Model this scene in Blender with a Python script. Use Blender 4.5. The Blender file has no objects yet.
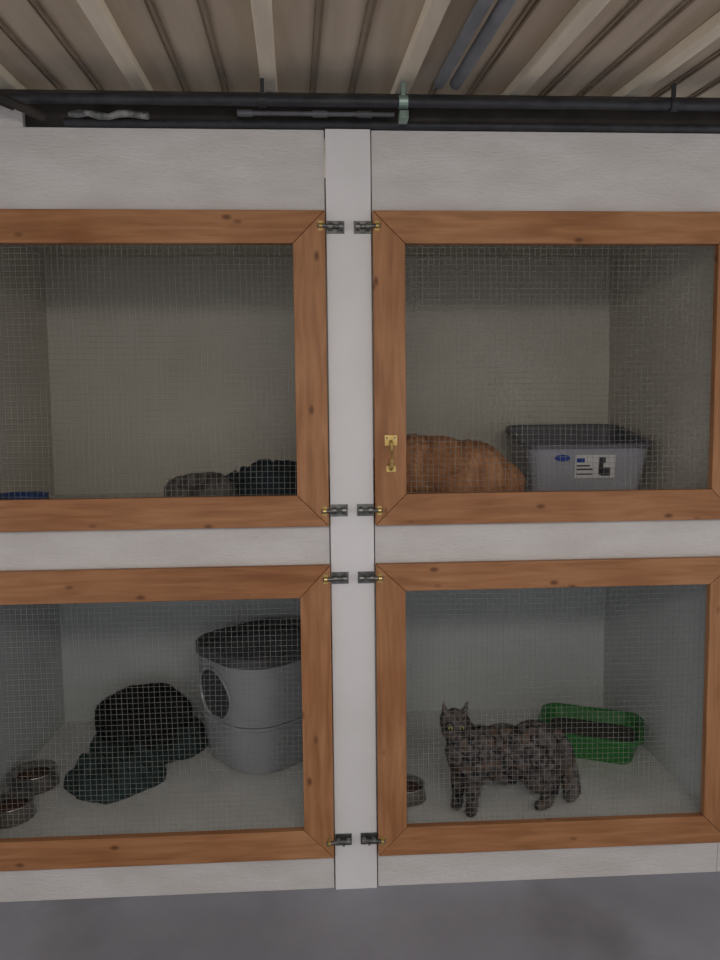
import bpy, bmesh, math, random
from mathutils import Vector, Matrix, noise
random.seed(7)
S=bpy.context.scene
COL=S.collection
S.view_settings.view_transform='Standard'

def lin(c):
    return tuple(((v/255)/12.92 if v/255<=0.04045 else ((v/255+0.055)/1.055)**2.4) for v in c)+(1,)

# ---------------------------------------------------------------- materials
def mat(name,c1,c2=None,scale=8,stretch=(1,1,1),rough=0.7,metal=0,bump=0.0,bscale=None,lo=0.35,hi=0.65,detail=4,c3=None,s3=3,spec=0.3,t3=(0.55,0.65),f3=1.0,dist=0.0):
    m=bpy.data.materials.new(name);m.use_nodes=True
    n=m.node_tree.nodes;l=m.node_tree.links;b=n['Principled BSDF']
    b.inputs['Roughness'].default_value=rough;b.inputs['Metallic'].default_value=metal
    b.inputs['Specular IOR Level'].default_value=spec
    b.inputs['Base Color'].default_value=lin(c1)
    tc=n.new('ShaderNodeTexCoord');mp=n.new('ShaderNodeMapping');mp.inputs['Scale'].default_value=stretch
    oi=n.new('ShaderNodeObjectInfo');mul=n.new('ShaderNodeMath');mul.operation='MULTIPLY';mul.inputs[1].default_value=13.0
    l.new(oi.outputs['Random'],mul.inputs[0]);l.new(mul.outputs[0],mp.inputs['Location'])
    l.new(tc.outputs['Object'],mp.inputs['Vector'])
    if c2:
        t=n.new('ShaderNodeTexNoise');t.inputs['Scale'].default_value=scale;t.inputs['Detail'].default_value=detail;t.inputs['Distortion'].default_value=dist
        l.new(mp.outputs[0],t.inputs['Vector'])
        r=n.new('ShaderNodeValToRGB');r.color_ramp.elements[0].position=lo;r.color_ramp.elements[1].position=hi
        r.color_ramp.elements[0].color=lin(c1);r.color_ramp.elements[1].color=lin(c2)
        l.new(t.outputs['Fac'],r.inputs[0]);out=r.outputs[0]
        if c3:
            t3_=n.new('ShaderNodeTexNoise');t3_.inputs['Scale'].default_value=s3;t3_.inputs['Detail'].default_value=5;t3_.inputs['Distortion'].default_value=dist
            l.new(tc.outputs['Object'],t3_.inputs['Vector'])
            r3=n.new('ShaderNodeValToRGB');r3.color_ramp.elements[0].position=t3[0];r3.color_ramp.elements[1].position=t3[1];r3.color_ramp.elements[1].color=(f3,f3,f3,1)
            l.new(t3_.outputs['Fac'],r3.inputs[0])
            mx=n.new('ShaderNodeMixRGB');mx.inputs[2].default_value=lin(c3)
            l.new(r3.outputs[0],mx.inputs[0]);l.new(out,mx.inputs[1]);out=mx.outputs[0]
        l.new(out,b.inputs['Base Color'])
    if bump:
        t2=n.new('ShaderNodeTexNoise');t2.inputs['Scale'].default_value=bscale or scale;t2.inputs['Detail'].default_value=5
        l.new(mp.outputs[0],t2.inputs['Vector'])
        bp=n.new('ShaderNodeBump');bp.inputs['Strength'].default_value=bump;bp.inputs['Distance'].default_value=0.01
        l.new(t2.outputs['Fac'],bp.inputs['Height']);l.new(bp.outputs[0],b.inputs['Normal'])
    return m

def wood(name,axis,ca=(144,98,64),cb=(174,126,88),dark=(92,56,34)):
    m=bpy.data.materials.new(name);m.use_nodes=True
    n=m.node_tree.nodes;l=m.node_tree.links;b=n['Principled BSDF'];b.inputs['Roughness'].default_value=0.5
    b.inputs['Specular IOR Level'].default_value=0.25
    tc=n.new('ShaderNodeTexCoord');oi=n.new('ShaderNodeObjectInfo');mul=n.new('ShaderNodeMath');mul.operation='MULTIPLY';mul.inputs[1].default_value=37
    l.new(oi.outputs['Random'],mul.inputs[0])
    add=n.new('ShaderNodeVectorMath');add.operation='ADD';l.new(tc.outputs['Object'],add.inputs[0]);l.new(mul.outputs[0],add.inputs[1])
    mp=n.new('ShaderNodeMapping');sc=[14,14,14];sc[axis]=1.2;mp.inputs['Scale'].default_value=sc;l.new(add.outputs[0],mp.inputs['Vector'])
    t=n.new('ShaderNodeTexNoise');t.inputs['Scale'].default_value=4;t.inputs['Detail'].default_value=6;t.inputs['Distortion'].default_value=0.6;l.new(mp.outputs[0],t.inputs['Vector'])
    r=n.new('ShaderNodeValToRGB');r.color_ramp.elements[0].position=.3;r.color_ramp.elements[1].position=.68
    r.color_ramp.elements[0].color=lin(ca);r.color_ramp.elements[1].color=lin(cb);l.new(t.outputs['Fac'],r.inputs[0])
    t2=n.new('ShaderNodeTexNoise');t2.inputs['Scale'].default_value=3;l.new(add.outputs[0],t2.inputs['Vector'])
    mx0=n.new('ShaderNodeMixRGB');mx0.blend_type='MULTIPLY';mx0.inputs[2].default_value=(.78,.67,.57,1)
    r2=n.new('ShaderNodeValToRGB');r2.color_ramp.elements[0].position=.4;r2.color_ramp.elements[1].position=.75;l.new(t2.outputs['Fac'],r2.inputs[0])
    l.new(r2.outputs[0],mx0.inputs[0]);l.new(r.outputs[0],mx0.inputs[1])
    mp2=n.new('ShaderNodeMapping');s2=[15,15,15];s2[axis]=8;mp2.inputs['Scale'].default_value=s2;l.new(add.outputs[0],mp2.inputs['Vector'])
    v=n.new('ShaderNodeTexVoronoi');v.inputs['Scale'].default_value=1.0;l.new(mp2.outputs[0],v.inputs['Vector'])
    rk=n.new('ShaderNodeValToRGB');rk.color_ramp.elements[0].position=.05;rk.color_ramp.elements[0].color=(.85,.85,.85,1);rk.color_ramp.elements[1].position=.14;rk.color_ramp.elements[1].color=(0,0,0,1)
    l.new(v.outputs['Distance'],rk.inputs[0])
    mx=n.new('ShaderNodeMixRGB');mx.inputs[2].default_value=lin(dark);l.new(rk.outputs[0],mx.inputs[0]);l.new(mx0.outputs[0],mx.inputs[1])
    l.new(mx.outputs[0],b.inputs['Base Color'])
    return m

M={}
M['wall']=mat('white_paint',(196,191,188),(206,202,200),scale=5,bump=.35,bscale=60,stretch=(1,1,3),rough=.6)
M['post']=mat('post_paint',(212,210,210),(220,218,219),scale=4,bump=.12,bscale=30,rough=.55)
M['inner']=mat('cage_panel',(190,185,173),(200,195,184),scale=2,rough=.75)
M['innerlow']=mat('cage_panel_low',(186,190,190),(197,201,201),scale=2,rough=.7)
M['cfloor']=mat('cage_floor_vinyl',(204,204,202),(216,216,214),scale=6,rough=.45,bump=.05)
M['floor']=mat('painted_concrete',(136,138,148),(150,152,162),scale=3,rough=.55,bump=.08,bscale=40,c3=(116,116,122),s3=2.2,t3=(.55,.75))
M['woodx']=wood('pine_x',0);M['woodz']=wood('pine_z',2)
M['wire']=mat('galvanised_wire',(146,146,140),(118,118,112),scale=20,rough=.5,metal=.2)
M['steel']=mat('zinc_steel',(120,120,118),(85,85,84),scale=60,rough=.4,metal=.8)
M['brass']=mat('brass',(190,165,105),(165,140,85),scale=40,rough=.35,metal=.7)
M['roof']=mat('roof_sheet',(188,172,150),(204,188,168),scale=4,stretch=(6,.6,1),rough=.75)
M['rib']=mat('roof_groove',(124,109,92),(142,126,108),scale=10,rough=.8)
M['joist']=mat('rafter_paint',(238,226,204),(224,210,188),scale=6,stretch=(4,.5,1),rough=.7)
M['black']=mat('black_pipe',(40,40,44),(56,56,60),scale=30,rough=.5)
M['grey']=mat('grey_conduit',(160,166,176),(140,146,156),scale=15,rough=.45)
M['beam']=mat('dark_beam',(46,43,40),(62,58,54),scale=12,rough=.8)
M['plastic']=mat('clear_wrap',(140,140,138),(70,70,70),scale=40,rough=.3,bump=.6,bscale=50)
M['bin']=mat('bin_plastic',(152,152,162),(162,162,172),scale=3,rough=.45)
M['binrim']=mat('bin_rim',(92,93,100),rough=.45)
M['litter']=mat('litter',(60,58,55),(90,86,80),scale=90,rough=.95,bump=.6,bscale=140)
M['hood']=mat('hood_plastic',(134,137,141),(144,147,151),scale=3,rough=.28,spec=.6)
M['hooddark']=mat('hood_smoke',(62,62,66),(76,76,80),scale=4,rough=.35)
M['green']=mat('green_plastic',(46,108,50),(54,120,58),scale=3,rough=.4)
M['bowl']=mat('bowl_steel',(170,165,160),(140,136,132),scale=8,rough=.25,metal=.9)
M['blue']=mat('blue_plastic',(44,66,118),(50,74,128),scale=5,rough=.4)
M['food']=mat('kibble',(92,60,44),(60,38,28),scale=80,rough=.9,bump=.7,bscale=90)
M['blanket']=mat('dark_green_fleece',(32,47,47),(45,62,61),scale=30,rough=.95,bump=.5,bscale=120)
M['navy']=mat('dark_teal_fleece',(30,40,47),(43,55,62),scale=30,rough=.95,bump=.5,bscale=120)
M['white']=mat('paper_white',(205,205,205),rough=.6)
M['ink']=mat('ink_dark',(60,60,66),rough=.6)
M['inkblue']=mat('ink_blue',(30,60,140),rough=.6)
M['tortie']=mat('tortoiseshell_fur',(30,28,31),(108,102,100),scale=38,rough=.9,lo=.38,hi=.66,detail=6,dist=1.2,c3=(106,82,66),s3=24,t3=(.54,.68),f3=.75,spec=.1)
M['orangefur']=mat('ginger_fur',(144,100,70),(174,128,94),scale=9,stretch=(3,1,1),rough=.9,lo=.4,hi=.6,spec=.1)
M['greyfur']=mat('grey_tabby_fur',(74,72,71),(116,112,108),scale=10,stretch=(4,1,1),rough=.9,spec=.1)
M['blackfur']=mat('black_fur',(22,22,24),(38,38,41),scale=20,rough=.85,spec=.15)
M['eye']=mat('cat_eye',(150,140,60),rough=.15,spec=.6)
M['pupil']=mat('pupil',(8,8,8),rough=.1,spec=.6)
M['nose']=mat('cat_nose',(60,42,42),rough=.5)

# ---------------------------------------------------------------- helpers
def empty(name,loc=(0,0,0)):
    e=bpy.data.objects.new(name,None);e.location=loc;e.empty_display_size=.05;COL.objects.link(e);return e
def finish(bm,name,m,parent=None,smooth=False,loc=None,bevel=0):
    if loc is None:
        xs=[v.co for v in bm.verts];mn=Vector([min(c[i] for c in xs) for i in range(3)]);mx=Vector([max(c[i] for c in xs) for i in range(3)])
        loc=(mn+mx)/2
    loc=Vector(loc)
    for v in bm.verts: v.co-=loc
    bmesh.ops.recalc_face_normals(bm,faces=bm.faces)
    me=bpy.data.meshes.new(name);bm.to_mesh(me);bm.free()
    o=bpy.data.objects.new(name,me);COL.objects.link(o);o.location=loc
    for mm in (m if isinstance(m,list) else [m]): me.materials.append(mm)
    if smooth:
        for p in me.polygons:p.use_smooth=True
    if bevel:
        b=o.modifiers.new('bevel','BEVEL');b.width=bevel;b.segments=2;b.limit_method='ANGLE'
    if parent:
        o.parent=parent;o.location=loc-Vector(parent.location)
    return o
def addbox(bm,x0,x1,y0,y1,z0,z1,mi=0):
    vs=[bm.verts.new(p) for p in ((x0,y0,z0),(x1,y0,z0),(x1,y1,z0),(x0,y1,z0),(x0,y0,z1),(x1,y0,z1),(x1,y1,z1),(x0,y1,z1))]
    for f in ((0,3,2,1),(4,5,6,7),(0,1,5,4),(1,2,6,5),(2,3,7,6),(3,0,4,7)):
        bm.faces.new([vs[i] for i in f]).material_index=mi
def box(name,x0,x1,y0,y1,z0,z1,m,parent=None,bevel=0):
    bm=bmesh.new();addbox(bm,x0,x1,y0,y1,z0,z1);return finish(bm,name,m,parent,bevel=bevel)
def tube(bm,pts,rad,n=10,cap=True,mi=0):
    pts=[Vector(p) for p in pts];rings=[]
    if not hasattr(rad,'__len__'): rad=[rad]*len(pts)
    for i,p in enumerate(pts):
        d=(pts[min(i+1,len(pts)-1)]-pts[max(i-1,0)]).normalized()
        a=d.cross(Vector((0,0,1)))
        if a.length<1e-3:a=d.cross(Vector((0,1,0)))
        a.normalize();b=d.cross(a)
        rings.append([bm.verts.new(p+rad[i]*(a*math.cos(2*math.pi*k/n)+b*math.sin(2*math.pi*k/n))) for k in range(n)])
    for r0,r1 in zip(rings,rings[1:]):
        for k in range(n): bm.faces.new((r0[k],r0[(k+1)%n],r1[(k+1)%n],r1[k])).material_index=mi
    if cap:
        bm.faces.new(rings[0][::-1]).material_index=mi;bm.faces.new(rings[-1]).material_index=mi
def rrect(hx,hy,r,seg=6):
    pts=[]
    for cx,cy,a0 in ((hx-r,hy-r,0),(-hx+r,hy-r,90),(-hx+r,-hy+r,180),(hx-r,-hy+r,270)):
        for k in range(seg+1):
            a=math.radians(a0+90*k/seg);pts.append((cx+r*math.cos(a),cy+r*math.sin(a)))
    return pts
def loft(bm,rings,capb=True,capt=True,mis=None,slope=None,seg=6):
    R=[]
    for hx,hy,r,z in rings:
        R.append([bm.verts.new((x,y,z+(slope(x,y,z) if slope else 0))) for x,y in rrect(hx,hy,r,seg)])
    for i,(a,b) in enumerate(zip(R,R[1:])):
        for k in range(len(a)):
            f=bm.faces.new((a[k],a[(k+1)%len(a)],b[(k+1)%len(a)],b[k]));f.material_index=mis[i] if mis else 0
    if capb: bm.faces.new(R[0][::-1])
    if capt:
        f=bm.faces.new(R[-1]);f.material_index=mis[-1] if mis else 0
def lathe(bm,prof,n=40,c=(0,0,0),mis=None):
    R=[[bm.verts.new((c[0]+r*math.cos(2*math.pi*k/n),c[1]+r*math.sin(2*math.pi*k/n),c[2]+z)) for k in range(n)] for r,z in prof]
    for i,(a,b) in enumerate(zip(R,R[1:])):
        for k in range(n):
            f=bm.faces.new((a[k],a[(k+1)%n],b[(k+1)%n],b[k]));f.material_index=mis[i] if mis else 0
    bm.faces.new(R[0][::-1]);f=bm.faces.new(R[-1]);f.material_index=mis[-1] if mis else 0

# ---------------------------------------------------------------- levels
ZT,ZUB,ZLT,ZLB=1.946,1.082,.971,.108
XL,XP0,XP1=.009,.0125,.1355
XR=.139
CXL,CXR,DB=-1.08,1.165,.88
FU,FL=1.10,.164

bm=bmesh.new();addbox(bm,-3,3,-4.5,1.2,-.1,0);finish(bm,'floor',M['floor'])
bm=bmesh.new()
xl0,xr1=-1.7,1.9
addbox(bm,xl0,XP0-.003,0,.035,ZT-.02,2.165)
addbox(bm,xl0,-.79,0,.019,2.1651,2.235)
addbox(bm,xl0,-1.02,0,.035,0,ZT-.021)
addbox(bm,-1.019,XP0-.003,0,.035,ZLT-.02,ZUB+.02-.001)
addbox(bm,-1.019,XP0-.003,0,.035,0,ZLB+.03)
addbox(bm,XP1+.003,xr1,0,.035,ZT-.02,2.165)
addbox(bm,1.17,xr1,0,.035,0,ZT-.021)
addbox(bm,XP1+.003,1.169,0,.035,ZLT-.02,ZUB+.02-.001)
addbox(bm,XP1+.003,1.169,0,.035,0,ZLB+.03)
finish(bm,'wall_front',M['wall'],bevel=.0015)
box('trim_center_post',XP0,XP1,-.008,.04,0,2.165,M['post'],bevel=.002)
def wall2(name,x0,x1,y0,y1):
    b=bmesh.new();addbox(b,x0,x1,y0,y1,0,FU-.02,1);addbox(b,x0,x1,y0,y1,FU-.02,2.1,0);finish(b,name,[M['inner'],M['innerlow']])
wall2('wall_back',CXL-.03,CXR+.03,DB,DB+.02)
wall2('wall_left',CXL-.02,CXL,.036,DB)
wall2('wall_right',CXR,CXR+.02,.036,DB)
wall2('wall_partition',.06,.088,.041,DB)
for nm,x0,x1 in (('left',CXL+.001,.059),('right',.089,CXR-.001)):
    box('floor_panel_'+nm,x0,x1,.036,DB-.001,FL-.02,FL,M['cfloor'])
    box('shelf_panel_'+nm,x0,x1,.036,DB-.001,FU-.035,FU,M['cfloor'])
    box('ceiling_panel_'+nm,x0,x1,.036,DB-.001,2.03,2.05,M['inner'])

# ---------------------------------------------------------------- doors
def rail(bmx,pts,y0,y1):
    a=[bmx.verts.new((x,y0,z)) for x,z in pts];b=[bmx.verts.new((x,y1,z)) for x,z in pts]
    n=len(pts);bmx.faces.new(a);bmx.faces.new(b[::-1])
    for i in range(n): bmx.faces.new((a[i],b[i],b[(i+1)%n],a[(i+1)%n]))
def door(x0,x1,z0,z1,w,wt=None,seed=0):
    wt=wt or w
    e=empty('wire_mesh_door',((x0+x1)/2,0,z0))
    y0,y1=-.024,-.001;g=.0006
    T=[(x0+g,z1),(x1-g,z1),(x1-w-g,z1-wt),(x0+w+g,z1-wt)]
    B=[(x0+g,z0),(x1-g,z0),(x1-w-g,z0+w),(x0+w+g,z0+w)]
    Lf=[(x0,z0+g),(x0,z1-g),(x0+w,z1-wt-g),(x0+w,z0+w+g)]
    Rt=[(x1,z0+g),(x1,z1-g),(x1-w,z1-wt-g),(x1-w,z0+w+g)]
    for nm,P,m in (('rail_top',T,'woodx'),('rail_bottom',B,'woodx'),('stile_left',Lf,'woodz'),('stile_right',Rt,'woodz')):
        b=bmesh.new();rail(b,P,y0,y1);finish(b,nm,M[m],e,bevel=.002)
    b=bmesh.new();sp=.0158;r=.0005
    wx0,wx1,wz0,wz1=x0+w-.012,x1-w+.012,z0+w-.012,z1-wt+.012
    def wob(u,v): return Vector((.006*noise.noise(Vector((u*3,v*3,seed))),.003*noise.noise(Vector((u*2.3,v*2.1,seed+9))),.006*noise.noise(Vector((u*3,v*3,seed+5)))))
    n=int((wx1-wx0)/sp)
    for i in range(n+1):
        x=wx0+i*sp;tube(b,[Vector((x,.004,wz0+(wz1-wz0)*k/14))+wob(x,wz0+(wz1-wz0)*k/14) for k in range(15)],r,4,False)
    n=int((wz1-wz0)/sp)
    for i in range(n+1):
        z=wz0+i*sp;tube(b,[Vector((wx0+(wx1-wx0)*k/18,.0052,z))+wob(wx0+(wx1-wx0)*k/18,z) for k in range(19)],r,4,False)
    finish(b,'wire_mesh',M['wire'],e)
    return e
XLL=-1.045
d1=door(XLL,XL,ZUB,ZT,.088,seed=1)
d2=door(XR,1.195,ZUB,ZT,.088,seed=2)
d3=door(XLL,XL+.001,ZLB,ZLT,.086,.092,seed=3)
d4=door(XR,1.195,ZLB,ZLT,.084,.078,seed=4)

b=bmesh.new();addbox(b,.166,.202,-.027,-.0242,1.306,1.336);addbox(b,.170,.198,-.027,-.0242,1.232,1.25)
tube(b,[(.184,-.027,1.318),(.184,-.05,1.312),(.184,-.054,1.295),(.184,-.054,1.265),(.184,-.05,1.248),(.184,-.027,1.241)],.0052,10)
finish(b,'handle_pull',M['brass'],d2,bevel=.0008)
b=bmesh.new()
for x in (.173,.195): tube(b,[(x,-.027,1.328),(x,-.029,1.328)],.003,8)
finish(b,'handle_screws',M['steel'],d2)

def bolt(xp,xf,z,yp=-.008):
    e=empty('barrel_bolt',(xp,yp,z));b=bmesh.new()
    addbox(b,xp-.024,xp+.024,yp-.003,yp-.0003,z-.017,z+.017)
    s=1 if xf>xp else -1
    for dx in (-.014,.014):
        tube(b,[(xp+dx-.006,yp-.012,z),(xp+dx+.006,yp-.012,z)],.0105,12)
    tube(b,[(xp-s*.02,yp-.012,z),(xf+s*.008,yp-.02,z)],.0055,10)
    tube(b,[(xp,yp-.012,z),(xp,yp-.028,z-.004)],.0035,8)
    finish(b,'bolt_body',M['steel'],e,bevel=.0005)
    b=bmesh.new();addbox(b,xf-.006,xf+.006,-.0265,-.0243,z-.013,z+.013)
    tube(b,[(xf-.004,-.028,z),(xf+.004,-.028,z)],.0075,12)
    finish(b,'keeper',M['brass'],e)
for z in (1.904,1.125,.932,.156):
    bolt(.038,-.003,z);bolt(.112,.151,z)

# ---------------------------------------------------------------- roof
def RZ(y): return 2.305+.109*y
dirx=-.041
b=bmesh.new()
vs=[b.verts.new(p) for p in ((-3,-4.5,RZ(-4.5)),(3,-4.5,RZ(-4.5)),(3,1.2,RZ(1.2)),(-3,1.2,RZ(1.2)),(-3,-4.5,RZ(-4.5)+.02),(3,-4.5,RZ(-4.5)+.02),(3,1.2,RZ(1.2)+.02),(-3,1.2,RZ(1.2)+.02))]
for f in ((0,3,2,1),(4,5,6,7),(0,1,5,4),(1,2,6,5),(2,3,7,6),(3,0,4,7)): b.faces.new([vs[i] for i in f])
finish(b,'ceiling',M['roof'])
def beamy(b,x,w,z0,z1,ya=-3.6,yb=.5):
    vs=[]
    for dz in (z0,z1):
        for y,s in ((ya,-1),(ya,1),(yb,1),(yb,-1)):
            vs.append(b.verts.new((x+dirx*(y-.17)+s*w/2,y,RZ(y)+dz)))
    for f in ((0,3,2,1),(4,5,6,7),(0,1,5,4),(1,2,6,5),(2,3,7,6),(3,0,4,7)): b.faces.new([vs[i] for i in f])
e=empty('roof_rafters',(0,0,2.3))
for i,x in enumerate((-1.9,-1.55,-1.2,-.845,-.493,-.143,.221,.545,.871,1.22,1.57,1.92)):
    b=bmesh.new();beamy(b,x,.042,-.03,-.0005);finish(b,'rafter_%d'%i,M['joist'],e,bevel=.003)
e=empty('roof_sheet_ribs',(0,0,2.3))
b=bmesh.new()
for x in (-1.37,-1.02,-.67,-.318,.04,.383,.708,1.045,1.39):
    for dx in (-.055,.055): beamy(b,x+dx,.006,-.006,-.0005)
    for dx in (-.07,.04): beamy(b,x+dx,.003,-.004,-.0005)
finish(b,'ribs',M['rib'],e)

def pipe(name,pts,r,m,n=14):
    b=bmesh.new();tube(b,pts,r,n);return finish(b,name,m,None,smooth=True)
def py_(x,dz,y): return (x+dirx*(y-.17),y,RZ(y)+dz)
pipe('ceiling_conduit',[py_(.302,-.045,-3.4),py_(.302,-.045,-.085)],.014,M['grey'])
pipe('ceiling_conduit',[py_(.345,-.045,-3.4),py_(.345,-.045,-.085)],.016,M['grey'])
pipe('water_pipe',[(-1.7,-.06,2.213),(1.9,-.06,2.213)],.0135,M['black'])
pipe('drain_pipe',[(-.68,-.004,2.176),(1.9,-.004,2.176)],.010,M['black'])
b=bmesh.new();tube(b,[(-.22,-.022,2.197),(.2,-.022,2.197)],.006,10);
for x in (-.2,.0,.12): tube(b,[(x-.02,-.022,2.197),(x+.02,-.022,2.197)],.009,10)
finish(b,'electrical_conduit',mat('dull_conduit',(80,80,84),(100,100,104),scale=20,rough=.5))
box('trim_eave_beam',-1.7,1.9,.02,.06,2.166,2.27,M['beam'])
e=empty('pipe_clamp',(.215,-.06,2.21))
b=bmesh.new();tube(b,[(.208,-.06,2.213),(.232,-.06,2.213)],.0165,16);addbox(b,.208,.232,-.08,-.04,2.165,2.185);addbox(b,.214,.226,-.064,-.056,2.226,2.265)
finish(b,'clamp_band',mat('zinc_green',(150,170,160),(120,140,130),scale=30,rough=.4,metal=.5),e,bevel=.001)
for xx in (-.15,.95):
    b=bmesh.new();tube(b,[(xx-.01,-.06,2.213),(xx+.01,-.06,2.213)],.0165,14);addbox(b,xx-.005,xx+.005,-.064,-.056,2.226,2.268)
    finish(b,'pipe_clamp',M['black'])
b=bmesh.new();tube(b,[(-.99,-.35,2.215),(-.72,-.04,2.175)],.012,6);tube(b,[(-1.05,-.35,2.225),(-.80,-.03,2.2)],.006,6);finish(b,'roof_brace',M['beam'])
box('wood_block',-.93,-.885,-.12,-.09,2.23,2.29,M['woodz'])
b=bmesh.new()
pts=[(-.66+.026*i,-.03+.005*math.sin(i*2.1),2.186+.004*math.sin(i*1.3)) for i in range(9)]
tube(b,pts,[.006+.004*abs(math.sin(i*1.7)) for i in range(9)],10);finish(b,'plastic_wrap',M['plastic'],smooth=True)

# ---------------------------------------------------------------- organic builder
def organic(name,parent,ells,caps,cones,m,voxel=.005,smooth=5,tufts=5000,tl=.011,flow=(1,0,-.3),tw=.0011):
    b=bmesh.new()
    def sph(c,r):
        bmesh.ops.create_icosphere(b,subdivisions=3,radius=1,matrix=Matrix.Translation(c)@Matrix.Diagonal((r[0],r[1],r[2],1)))
    for c,r in ells: sph(Vector(c),r)
    for chain in caps:
        for (p0,r0),(p1,r1) in zip(chain,chain[1:]):
            p0=Vector(p0);p1=Vector(p1);L=(p1-p0).length;k=max(3,int(L/(min(r0,r1)*.35)))
            for i in range(k+1):
                t=i/k;r=r0+(r1-r0)*t;sph(p0.lerp(p1,t),(r,r,r))
    for base,tip,rb,flat in cones:
        base=Vector(base);tip=Vector(tip);d=tip-base;q=d.to_track_quat('Z','Y').to_matrix().to_4x4()
        mt=Matrix.Translation((base+tip)/2)@q@Matrix.Diagonal((1,flat,1,1))
        bmesh.ops.create_cone(b,cap_ends=True,segments=14,radius1=rb,radius2=.002,depth=d.length,matrix=mt)
    me=bpy.data.meshes.new('tmp');b.to_mesh(me);b.free();o=bpy.data.objects.new('tmp',me);COL.objects.link(o)
    r=o.modifiers.new('r','REMESH');r.mode='VOXEL';r.voxel_size=voxel
    s=o.modifiers.new('s','SMOOTH');s.factor=.5;s.iterations=smooth
    dg=bpy.context.evaluated_depsgraph_get();me2=bpy.data.meshes.new_from_object(o.evaluated_get(dg))
    bpy.data.objects.remove(o)
    b=bmesh.new();b.from_mesh(me2)
    b.normal_update()
    rnd=random.Random(3);fl=Vector(flow).normalized();fs=list(b.faces)
    for v in b.verts:
        v.co+=v.normal*.003*noise.noise(v.co*45)
    zmin=min(v.co.z for v in b.verts)
    if tufts:
        data=[(f.calc_center_median(),f.normal.copy()) for f in rnd.choices(fs,k=tufts)]
        for c,nr in data:
            L=tl*rnd.uniform(.5,1.2);d=(fl-nr*fl.dot(nr))*.9+nr*.25+Vector((rnd.uniform(-.3,.3),rnd.uniform(-.3,.3),rnd.uniform(-.3,.3)))
            d.normalize();sd=d.cross(nr);sd.normalize()
            tip=c+d*L
            if tip.z<zmin: tip.z=zmin
            b.faces.new([b.verts.new(c-sd*tw),b.verts.new(c+sd*tw),b.verts.new(tip)])
    loc=Vector(parent.location)
    for v in b.verts: v.co-=loc
    me=bpy.data.meshes.new(name);b.to_mesh(me);b.free();me.materials.append(m)
    for p in me.polygons:p.use_smooth=True
    o=bpy.data.objects.new(name,me);COL.objects.link(o);o.parent=parent
    return o
def ball(name,parent,c,r,m):
    b=bmesh.new();bmesh.ops.create_icosphere(b,subdivisions=3,radius=1,matrix=Matrix.Translation(c)@Matrix.Diagonal((r[0],r[1],r[2],1)))
    return finish(b,name,m,parent,smooth=True)

# --- standing tortoiseshell cat
z0=FL+.002
def P(x,y,z): return (x-.026,y+.012,z0+z)
e=empty('tortoiseshell_cat',(.56,.12,z0))
organic('body',e,
 [(P(.455,.105,.172),(.062,.056,.088)),(P(.50,.11,.178),(.07,.060,.084)),(P(.57,.12,.174),(.10,.064,.085)),(P(.585,.12,.136),(.095,.056,.064)),(P(.67,.128,.178),(.085,.064,.086)),(P(.70,.13,.160),(.07,.062,.082)),
  (P(.408,.060,.296),(.046,.045,.041)),(P(.385,.036,.280),(.024,.022,.020)),(P(.429,.034,.280),(.024,.022,.020)),(P(.403,.014,.274),(.018,.020,.014)),(P(.404,.020,.262),(.013,.014,.010)),(P(.438,.085,.23),(.05,.048,.06)),(P(.425,.075,.20),(.044,.038,.064))],
 [[(P(.45,.095,.20),.054),(P(.414,.075,.27),.040)],
  [(P(.462,.08,.15),.040),(P(.468,.08,.105),.029),(P(.464,.074,.05),.0195),(P(.462,.07,.018),.0175),(P(.454,.056,.014),.0155)],
  [(P(.438,.125,.15),.038),(P(.434,.125,.105),.027),(P(.428,.12,.05),.0185),(P(.426,.115,.018),.017),(P(.417,.10,.014),.015)],
  [(P(.70,.10,.15),.062),(P(.668,.092,.10),.045),(P(.712,.092,.066),.024),(P(.70,.088,.020),.018),(P(.676,.076,.014),.016)],
  [(P(.73,.16,.15),.05),(P(.705,.165,.10),.038),(P(.752,.165,.066),.022),(P(.745,.16,.018),.017),(P(.722,.15,.014),.015)],
  [(P(.745,.13,.215),.02),(P(.772,.13,.17),.024),(P(.784,.125,.10),.027),(P(.788,.112,.05),.028),(P(.776,.095,.032),.02)]],
 [(P(.381,.058,.318),P(.370,.054,.368),.022,.45),(P(.433,.058,.318),P(.446,.056,.367),.022,.45)],
 M['tortie'],voxel=.0036,smooth=4,tufts=12000,tl=.011,flow=(1,0,-.5),tw=.0009)
for x in (.386,.421):
    ball('eye',e,Vector(P(x,.0185,.297)),(.0075,.006,.0062),M['eye']);ball('pupil',e,Vector(P(x-.0008,.0135,.297)),(.0036,.0018,.0055),M['pupil'])
ball('nose',e,Vector(P(.4025,-.0045,.279)),(.0045,.003,.0035),M['nose'])

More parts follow.
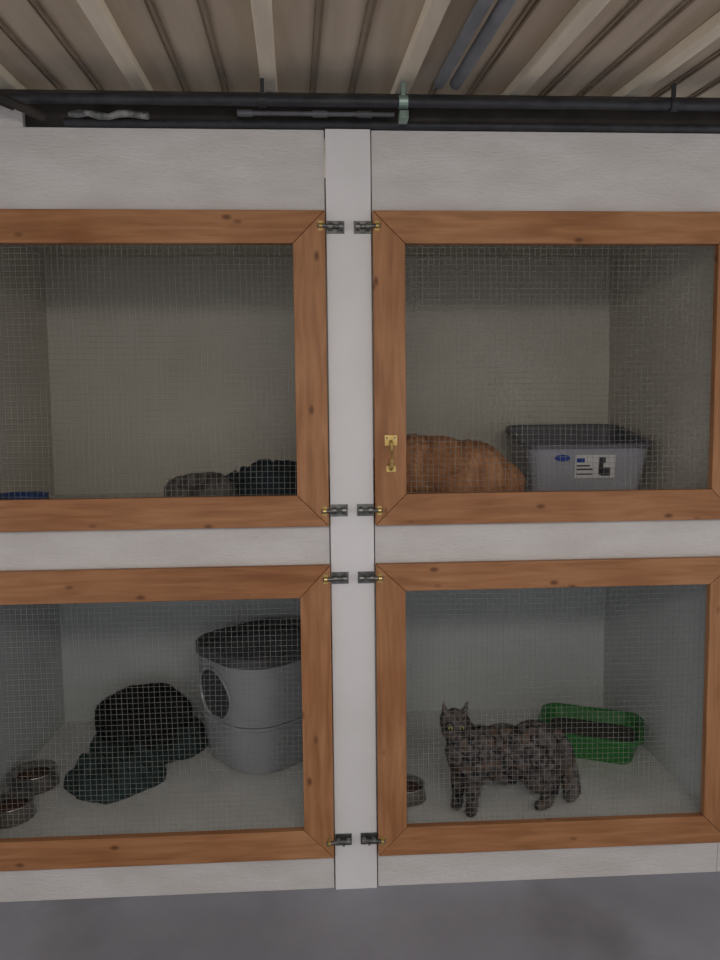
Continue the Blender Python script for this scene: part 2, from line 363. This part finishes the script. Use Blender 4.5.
# --- ginger cat crouched in upper right cage
z0=FU+.002
e=empty('ginger_cat',(.38,.24,z0))
organic('body',e,
 [(P(.37,.24,.120),(.16,.12,.107)),(P(.31,.24,.130),(.13,.11,.102)),(P(.48,.24,.110),(.13,.125,.102)),(P(.54,.22,.078),(.12,.11,.076)),(P(.46,.19,.08),(.12,.10,.076)),(P(.25,.22,.10),(.09,.09,.085)),
  (P(.19,.115,.120),(.046,.046,.042)),(P(.165,.090,.106),(.022,.021,.018)),(P(.208,.088,.106),(.022,.021,.018)),(P(.184,.068,.100),(.018,.02,.014))],
 [[(P(.25,.2,.11),.055),(P(.20,.135,.12),.042)],
  [(P(.27,.14,.05),.03),(P(.25,.08,.02),.018),(P(.235,.06,.016),.016)],
  [(P(.26,.28,.05),.03),(P(.18,.2,.018),.016)],
  [(P(.50,.14,.05),.045),(P(.44,.11,.024),.022),(P(.38,.10,.018),.017)],
  [(P(.62,.25,.04),.024),(P(.645,.18,.025),.022),(P(.58,.11,.02),.018),(P(.50,.085,.018),.015)]],
 [(P(.163,.118,.148),P(.150,.116,.190),.019,.45),(P(.213,.118,.148),P(.226,.116,.190),.019,.45)],
 M['orangefur'],voxel=.005,smooth=5,tufts=12000,tl=.012,flow=(1,0,-.6))
for x in (.170,.203): ball('eye',e,Vector(P(x,.074,.122)),(.0072,.006,.006),M['eye'])
ball('nose',e,Vector(P(.184,.048,.104)),(.0045,.003,.0035),M['nose'])

def curled(name,cx,cy,z,R,rb,m,rot=0,hs=1.0,tufts=6000):
    e=empty(name,(cx,cy,z))
    def A(a,r,h): a=math.radians(a+rot);return (cx+r*math.cos(a),cy+r*math.sin(a),z+h)
    spine=[(A(0,R,rb*.9),rb),(A(50,R,rb*1.05),rb*1.1),(A(100,R,rb*1.05),rb*1.05),(A(150,R,rb),rb*.95),(A(190,R,rb*.85),rb*.78)]
    head=A(222,R*1.12,rb*.85);hr=.045*hs
    muz=A(240,R*1.22,rb*.62)
    hv=Vector(head)
    ax=Vector(A(222,R*1.4,rb*.85))-hv;ax.normalize()
    ell=[(A(10,R*.9,rb*.85),(rb*1.15,rb*1.15,rb*.85)),((cx,cy,z+rb*.7),(R*.9,R*.9,rb*.7)),(head,(hr,hr,hr*.88)),(muz,(hr*.45,hr*.45,hr*.35))]
    caps=[spine,[(spine[-1][0],rb*.7),(head,hr*.85)],[(head,hr*.8),(muz,hr*.42)],
      [(A(-20,R*1.1,rb*.4),rb*.38),(A(-60,R*1.25,rb*.3),rb*.30),(A(-95,R*1.2,rb*.28),rb*.28),(A(-120,R*1.1,rb*.25),rb*.22)],
      [(A(-30,R*.9,rb*.5),rb*.5),(A(-70,R*.9,rb*.3),rb*.3),(A(-100,R*.7,rb*.3),rb*.3)]]
    b1=hv+ax*hr*.55+Vector((0,0,hr*.55));b2=hv-ax*hr*.55+Vector((0,0,hr*.55))
    cones=[(b1,b1+ax*.01+Vector((0,0,.040*hs)),.018*hs,.5),(b2,b2-ax*.01+Vector((0,0,.040*hs)),.018*hs,.5)]
    organic('body',e,ell,caps,cones,m,voxel=.0048,smooth=4,tufts=tufts,tl=.011,flow=(.7,.2,-.6))
    return e
def blanket(name,cx,cy,z,rx,ry,h,m,seed,rot=0,fold=.35,n=90,exp=.5,ridge=.02,irr=.13):
    b=bmesh.new();G={}
    for i in range(n+1):
        for j in range(n+1):
            u=i/n*2-1;v=j/n*2-1
            x=u*math.sqrt(1-v*v/2);y=v*math.sqrt(1-u*u/2);r=math.sqrt(x*x+y*y);a=math.atan2(y,x)
            k=1+irr*noise.noise(Vector((math.cos(a)*1.6,math.sin(a)*1.6,seed)))+.06*noise.noise(Vector((math.cos(a)*5,math.sin(a)*5,seed)))
            hh=max(0,1-r**2.4)**exp
            f=noise.noise(Vector((x*2.6+seed,y*2.6,seed)))+.4*noise.noise(Vector((x*6,y*6+seed,seed)))
            wx=x+.35*noise.noise(Vector((x*2,y*2,seed+3)));wy=y+.35*noise.noise(Vector((x*2,y*2,seed+8)))
            rg=1-abs(noise.noise(Vector((wx*3.2+seed,wy*1.6,seed+2))))*2.6
            rg=max(0,rg)**1.5
            z_=z+.001+h*hh*(1+fold*f)+ridge*rg*min(1,hh*1.6)
            X=x*rx*k;Y=y*ry*k;c,s=math.cos(rot),math.sin(rot)
            G[i,j]=b.verts.new((cx+X*c-Y*s,cy+X*s+Y*c,z_))
    for i in range(n):
        for j in range(n): b.faces.new((G[i,j],G[i+1,j],G[i+1,j+1],G[i,j+1]))
    return finish(b,name,m,smooth=True)

blanket('fleece_blanket',-.73,.39,FL,.175,.15,.080,M['blanket'],3.3,rot=.9,fold=.3,ridge=.035,irr=.25)
blanket('pet_cushion',-.68,.64,FL,.22,.18,.07,M['blanket'],7.1,fold=.2,ridge=.03)
curled('black_cat',-.70,.63,FL+.05,.115,.070,M['blackfur'],rot=20,tufts=10000)
blanket('pet_bed',-.165,.47,FU,.20,.19,.125,M['navy'],5.2,fold=.12,exp=.35,ridge=.02)
curled('grey_cat',-.395,.24,FU+.004,.064,.054,M['greyfur'],rot=10,hs=.85,tufts=7000)

def bowl(cx,cy,z,r,h,m,fill=None):
    b=bmesh.new()
    lathe(b,[(r*.82,0),(r,h*.12),(r*.86,h*.9),(r*.93,h),(r*.84,h*.97),(r*.72,h*.45),(r*.1,h*.42)],c=(cx,cy,z+.0005),mis=[0,0,0,0,0,0,0])
    e=empty('pet_bowl',(cx,cy,z))
    finish(b,'bowl_shell',m,e,smooth=True)
    if fill:
        b=bmesh.new();lathe(b,[(r*.70,h*.5),(r*.74,h*.66),(r*.4,h*.78),(r*.1,h*.8)],c=(cx,cy,z));finish(b,'food',fill,e,smooth=True)
bowl(-.99,.35,FL,.078,.06,M['bowl'],M['food'])
bowl(-.985,.16,FL,.072,.055,M['bowl'],M['food'])
bowl(.245,.19,FL,.065,.05,M['bowl'],M['food'])
bowl(-.945,.26,FU,.085,.062,M['blue'],M['food'])

# ---------------------------------------------------------------- litter pan (upper right)
RP=math.radians(-4)
e=empty('litter_pan',(.908,.55,FU))
def sl(x,y,z):
    t=max(0,min(1,z/.25)); return t*(.035*(y/.2))
def place(o,rz): o.location=(0,0,0);o.rotation_euler=(0,0,rz)
b=bmesh.new()
loft(b,[(.180,.165,.04,.001),(.210,.195,.05,.205),(.222,.208,.055,.207),(.222,.208,.055,.222),(.214,.200,.052,.226),(.202,.188,.046,.222),(.175,.160,.035,.02)],mis=[0,0,1,1,1,1,1],slope=sl)
place(finish(b,'pan_shell',[M['bin'],M['binrim']],e,loc=(0,0,0)),RP)
b=bmesh.new();loft(b,[(.175,.16,.035,.03),(.178,.163,.035,.06)]);place(finish(b,'litter_fill',M['litter'],e,loc=(0,0,0)),RP)
b=bmesh.new()
def lp(x0,x1,t0,t1,off,mi):
    vs=[]
    for x,t in ((x0,t0),(x1,t0),(x1,t1),(x0,t1)):
        hy=.165+.03*t;z=.001+.204*t-.035*.9*(.205*t/.25);vs.append(b.verts.new((x-.028,-hy-off,z)))
    b.faces.new(vs).material_index=mi
lp(-.02,.115,.42,.86,.0012,0)
lp(-.015,.012,.72,.80,.0018,2);lp(-.015,.03,.64,.67,.0018,1);lp(-.015,.04,.57,.60,.0018,1);lp(.06,.075,.48,.72,.0018,1);lp(.068,.10,.46,.62,.0018,1);lp(.06,.082,.70,.82,.0018,1)
lp(-.015,.04,.48,.51,.0018,1)
place(finish(b,'sticker',[M['white'],M['ink'],M['inkblue']],e,loc=(0,0,0)),RP)
b=bmesh.new();lathe(b,[(.001,0),(.026,0),(.026,.002),(.001,.002)],n=28)
o=finish(b,'oval_logo',M['inkblue'],e,loc=(0,0,0));o.scale=(1,.42,1);o.rotation_euler=(math.radians(90-8),0,RP);o.location=(-.106,-.186,.145)

# ---------------------------------------------------------------- hooded litter box (lower left)
e=empty('hooded_litter_box',(-.225,.575,FL))
rz=math.radians(40)
def K(s): return .232*s,.212*s,.15*s
def ring(s,z): a,b_,c=K(s);return (a,b_,c,z)
b=bmesh.new();loft(b,[ring(.78,.001),ring(.84,.012),ring(.91,.10),ring(.935,.165),ring(.955,.17),ring(.955,.18),ring(.90,.182),ring(.72,.02)],seg=12)
place(finish(b,'base_tray',M['hood'],e,loc=(0,0,0)),rz)
b=bmesh.new();loft(b,[ring(.94,.183),ring(.965,.26),ring(.98,.34),ring(.985,.385),ring(.985,.39)],capb=False,capt=False,seg=12)
o=finish(b,'hood',M['hood'],e,loc=(0,0,0));place(o,rz)
sd=o.modifiers.new('s','SOLIDIFY');sd.thickness=.003
cb=bmesh.new();bmesh.ops.create_cone(cb,cap_ends=True,segments=40,radius1=.098,radius2=.098,depth=.2,matrix=Matrix.Translation((-.2,0,.272))@Matrix.Rotation(math.pi/2,4,'Y')@Matrix.Diagonal((.92,1.0,1,1)))
cm=bpy.data.meshes.new('cut');cb.to_mesh(cm);cb.free();co=bpy.data.objects.new('cut',cm);COL.objects.link(co);co.parent=e;co.rotation_euler=(0,0,rz)
bo=o.modifiers.new('b','BOOLEAN');bo.object=co;bo.operation='DIFFERENCE';bo.solver='EXACT'
bpy.context.view_layer.update()
dg=bpy.context.evaluated_depsgraph_get();nm=bpy.data.meshes.new_from_object(o.evaluated_get(dg));o.modifiers.clear();o.data=nm
bpy.data.objects.remove(co)
b=bmesh.new();loft(b,[ring(.985,.388),ring(1.01,.392),ring(1.01,.424),ring(.97,.428),ring(.92,.402)],seg=12)
place(finish(b,'lid',M['hooddark'],e,loc=(0,0,0)),rz)
b=bmesh.new()
def hx(yy,zz):
    s=.94+.3*(zz-.183);s=min(.985,s);a,b_,c=K(s);f=b_-c
    d=max(0,abs(yy)-f);return -(a-c)-math.sqrt(max(0,c*c-d*d))
pts=[]
for k in range(41):
    t=2*math.pi*k/40;yy=.098*math.sin(t);zz=max(.186,.272+.090*math.cos(t));pts.append((hx(yy,zz)-.002,yy,zz))
tube(b,pts,.006,8,False);place(finish(b,'door_rim',M['hood'],e,loc=(0,0,0)),rz)
b=bmesh.new();fr=[b.verts.new((hx(.098*.97*math.sin(2*math.pi*k/40),.27)+.006,.098*.97*math.sin(2*math.pi*k/40),max(.186,.272+.088*math.cos(2*math.pi*k/40)))) for k in range(40)]
b.faces.new(fr);place(finish(b,'flap',M['hooddark'],e,loc=(0,0,0)),rz)
b=bmesh.new();loft(b,[ring(.72,.03),ring(.80,.08)],seg=12);place(finish(b,'litter_fill',M['litter'],e,loc=(0,0,0)),rz)

# ---------------------------------------------------------------- green litter tray
e=empty('litter_tray',(.965,.50,FL));rz=math.radians(-24)
b=bmesh.new();loft(b,[(.145,.105,.05,.001),(.170,.130,.06,.085),(.185,.145,.065,.088),(.185,.145,.065,.098),(.175,.135,.06,.1),(.165,.125,.055,.094),(.140,.100,.045,.012)])
place(finish(b,'tray_shell',M['green'],e,loc=(0,0,0)),rz)
b=bmesh.new();loft(b,[(.142,.102,.045,.014),(.152,.112,.05,.055)]);place(finish(b,'litter_fill',M['litter'],e,loc=(0,0,0)),rz)

# ---------------------------------------------------------------- lights
w=bpy.data.worlds.new('world');S.world=w;w.use_nodes=True
bg=w.node_tree.nodes['Background'];bg.inputs[0].default_value=(.95,.96,1.0,1);bg.inputs[1].default_value=.96
def area(name,loc,rot,sx,sy,p,c):
    L=bpy.data.lights.new(name,'AREA');L.shape='RECTANGLE';L.size=sx;L.size_y=sy;L.energy=p;L.color=c
    o=bpy.data.objects.new(name,L);o.location=loc;o.rotation_euler=rot;COL.objects.link(o)
area('added_fill_light',(.2,-2.6,1.95),(math.radians(35),0,0),1.4,.3,21,(1,.94,.86))  # added fill light, unseen behind the camera, brightens wall and cages; no real fixture

yaw,pit,rol=.0489,.0790,-.0108
cy,sy,cp,sp=math.cos(yaw),math.sin(yaw),math.cos(pit),math.sin(pit)
F=Vector((sy*cp,cy*cp,-sp));R=Vector((cy,-sy,0));U=R.cross(F)
R2=R*math.cos(rol)+U*math.sin(rol);U2=-R*math.sin(rol)+U*math.cos(rol)
c=bpy.data.cameras.new('camera');c.lens=710.27/960*36;c.sensor_width=36;c.sensor_fit='AUTO';c.clip_start=.02
co=bpy.data.objects.new('camera',c);COL.objects.link(co)
mt=Matrix((R2,U2,-F)).transposed().to_4x4();mt.translation=Vector((0,-2,1.368));co.matrix_world=mt
S.camera=co
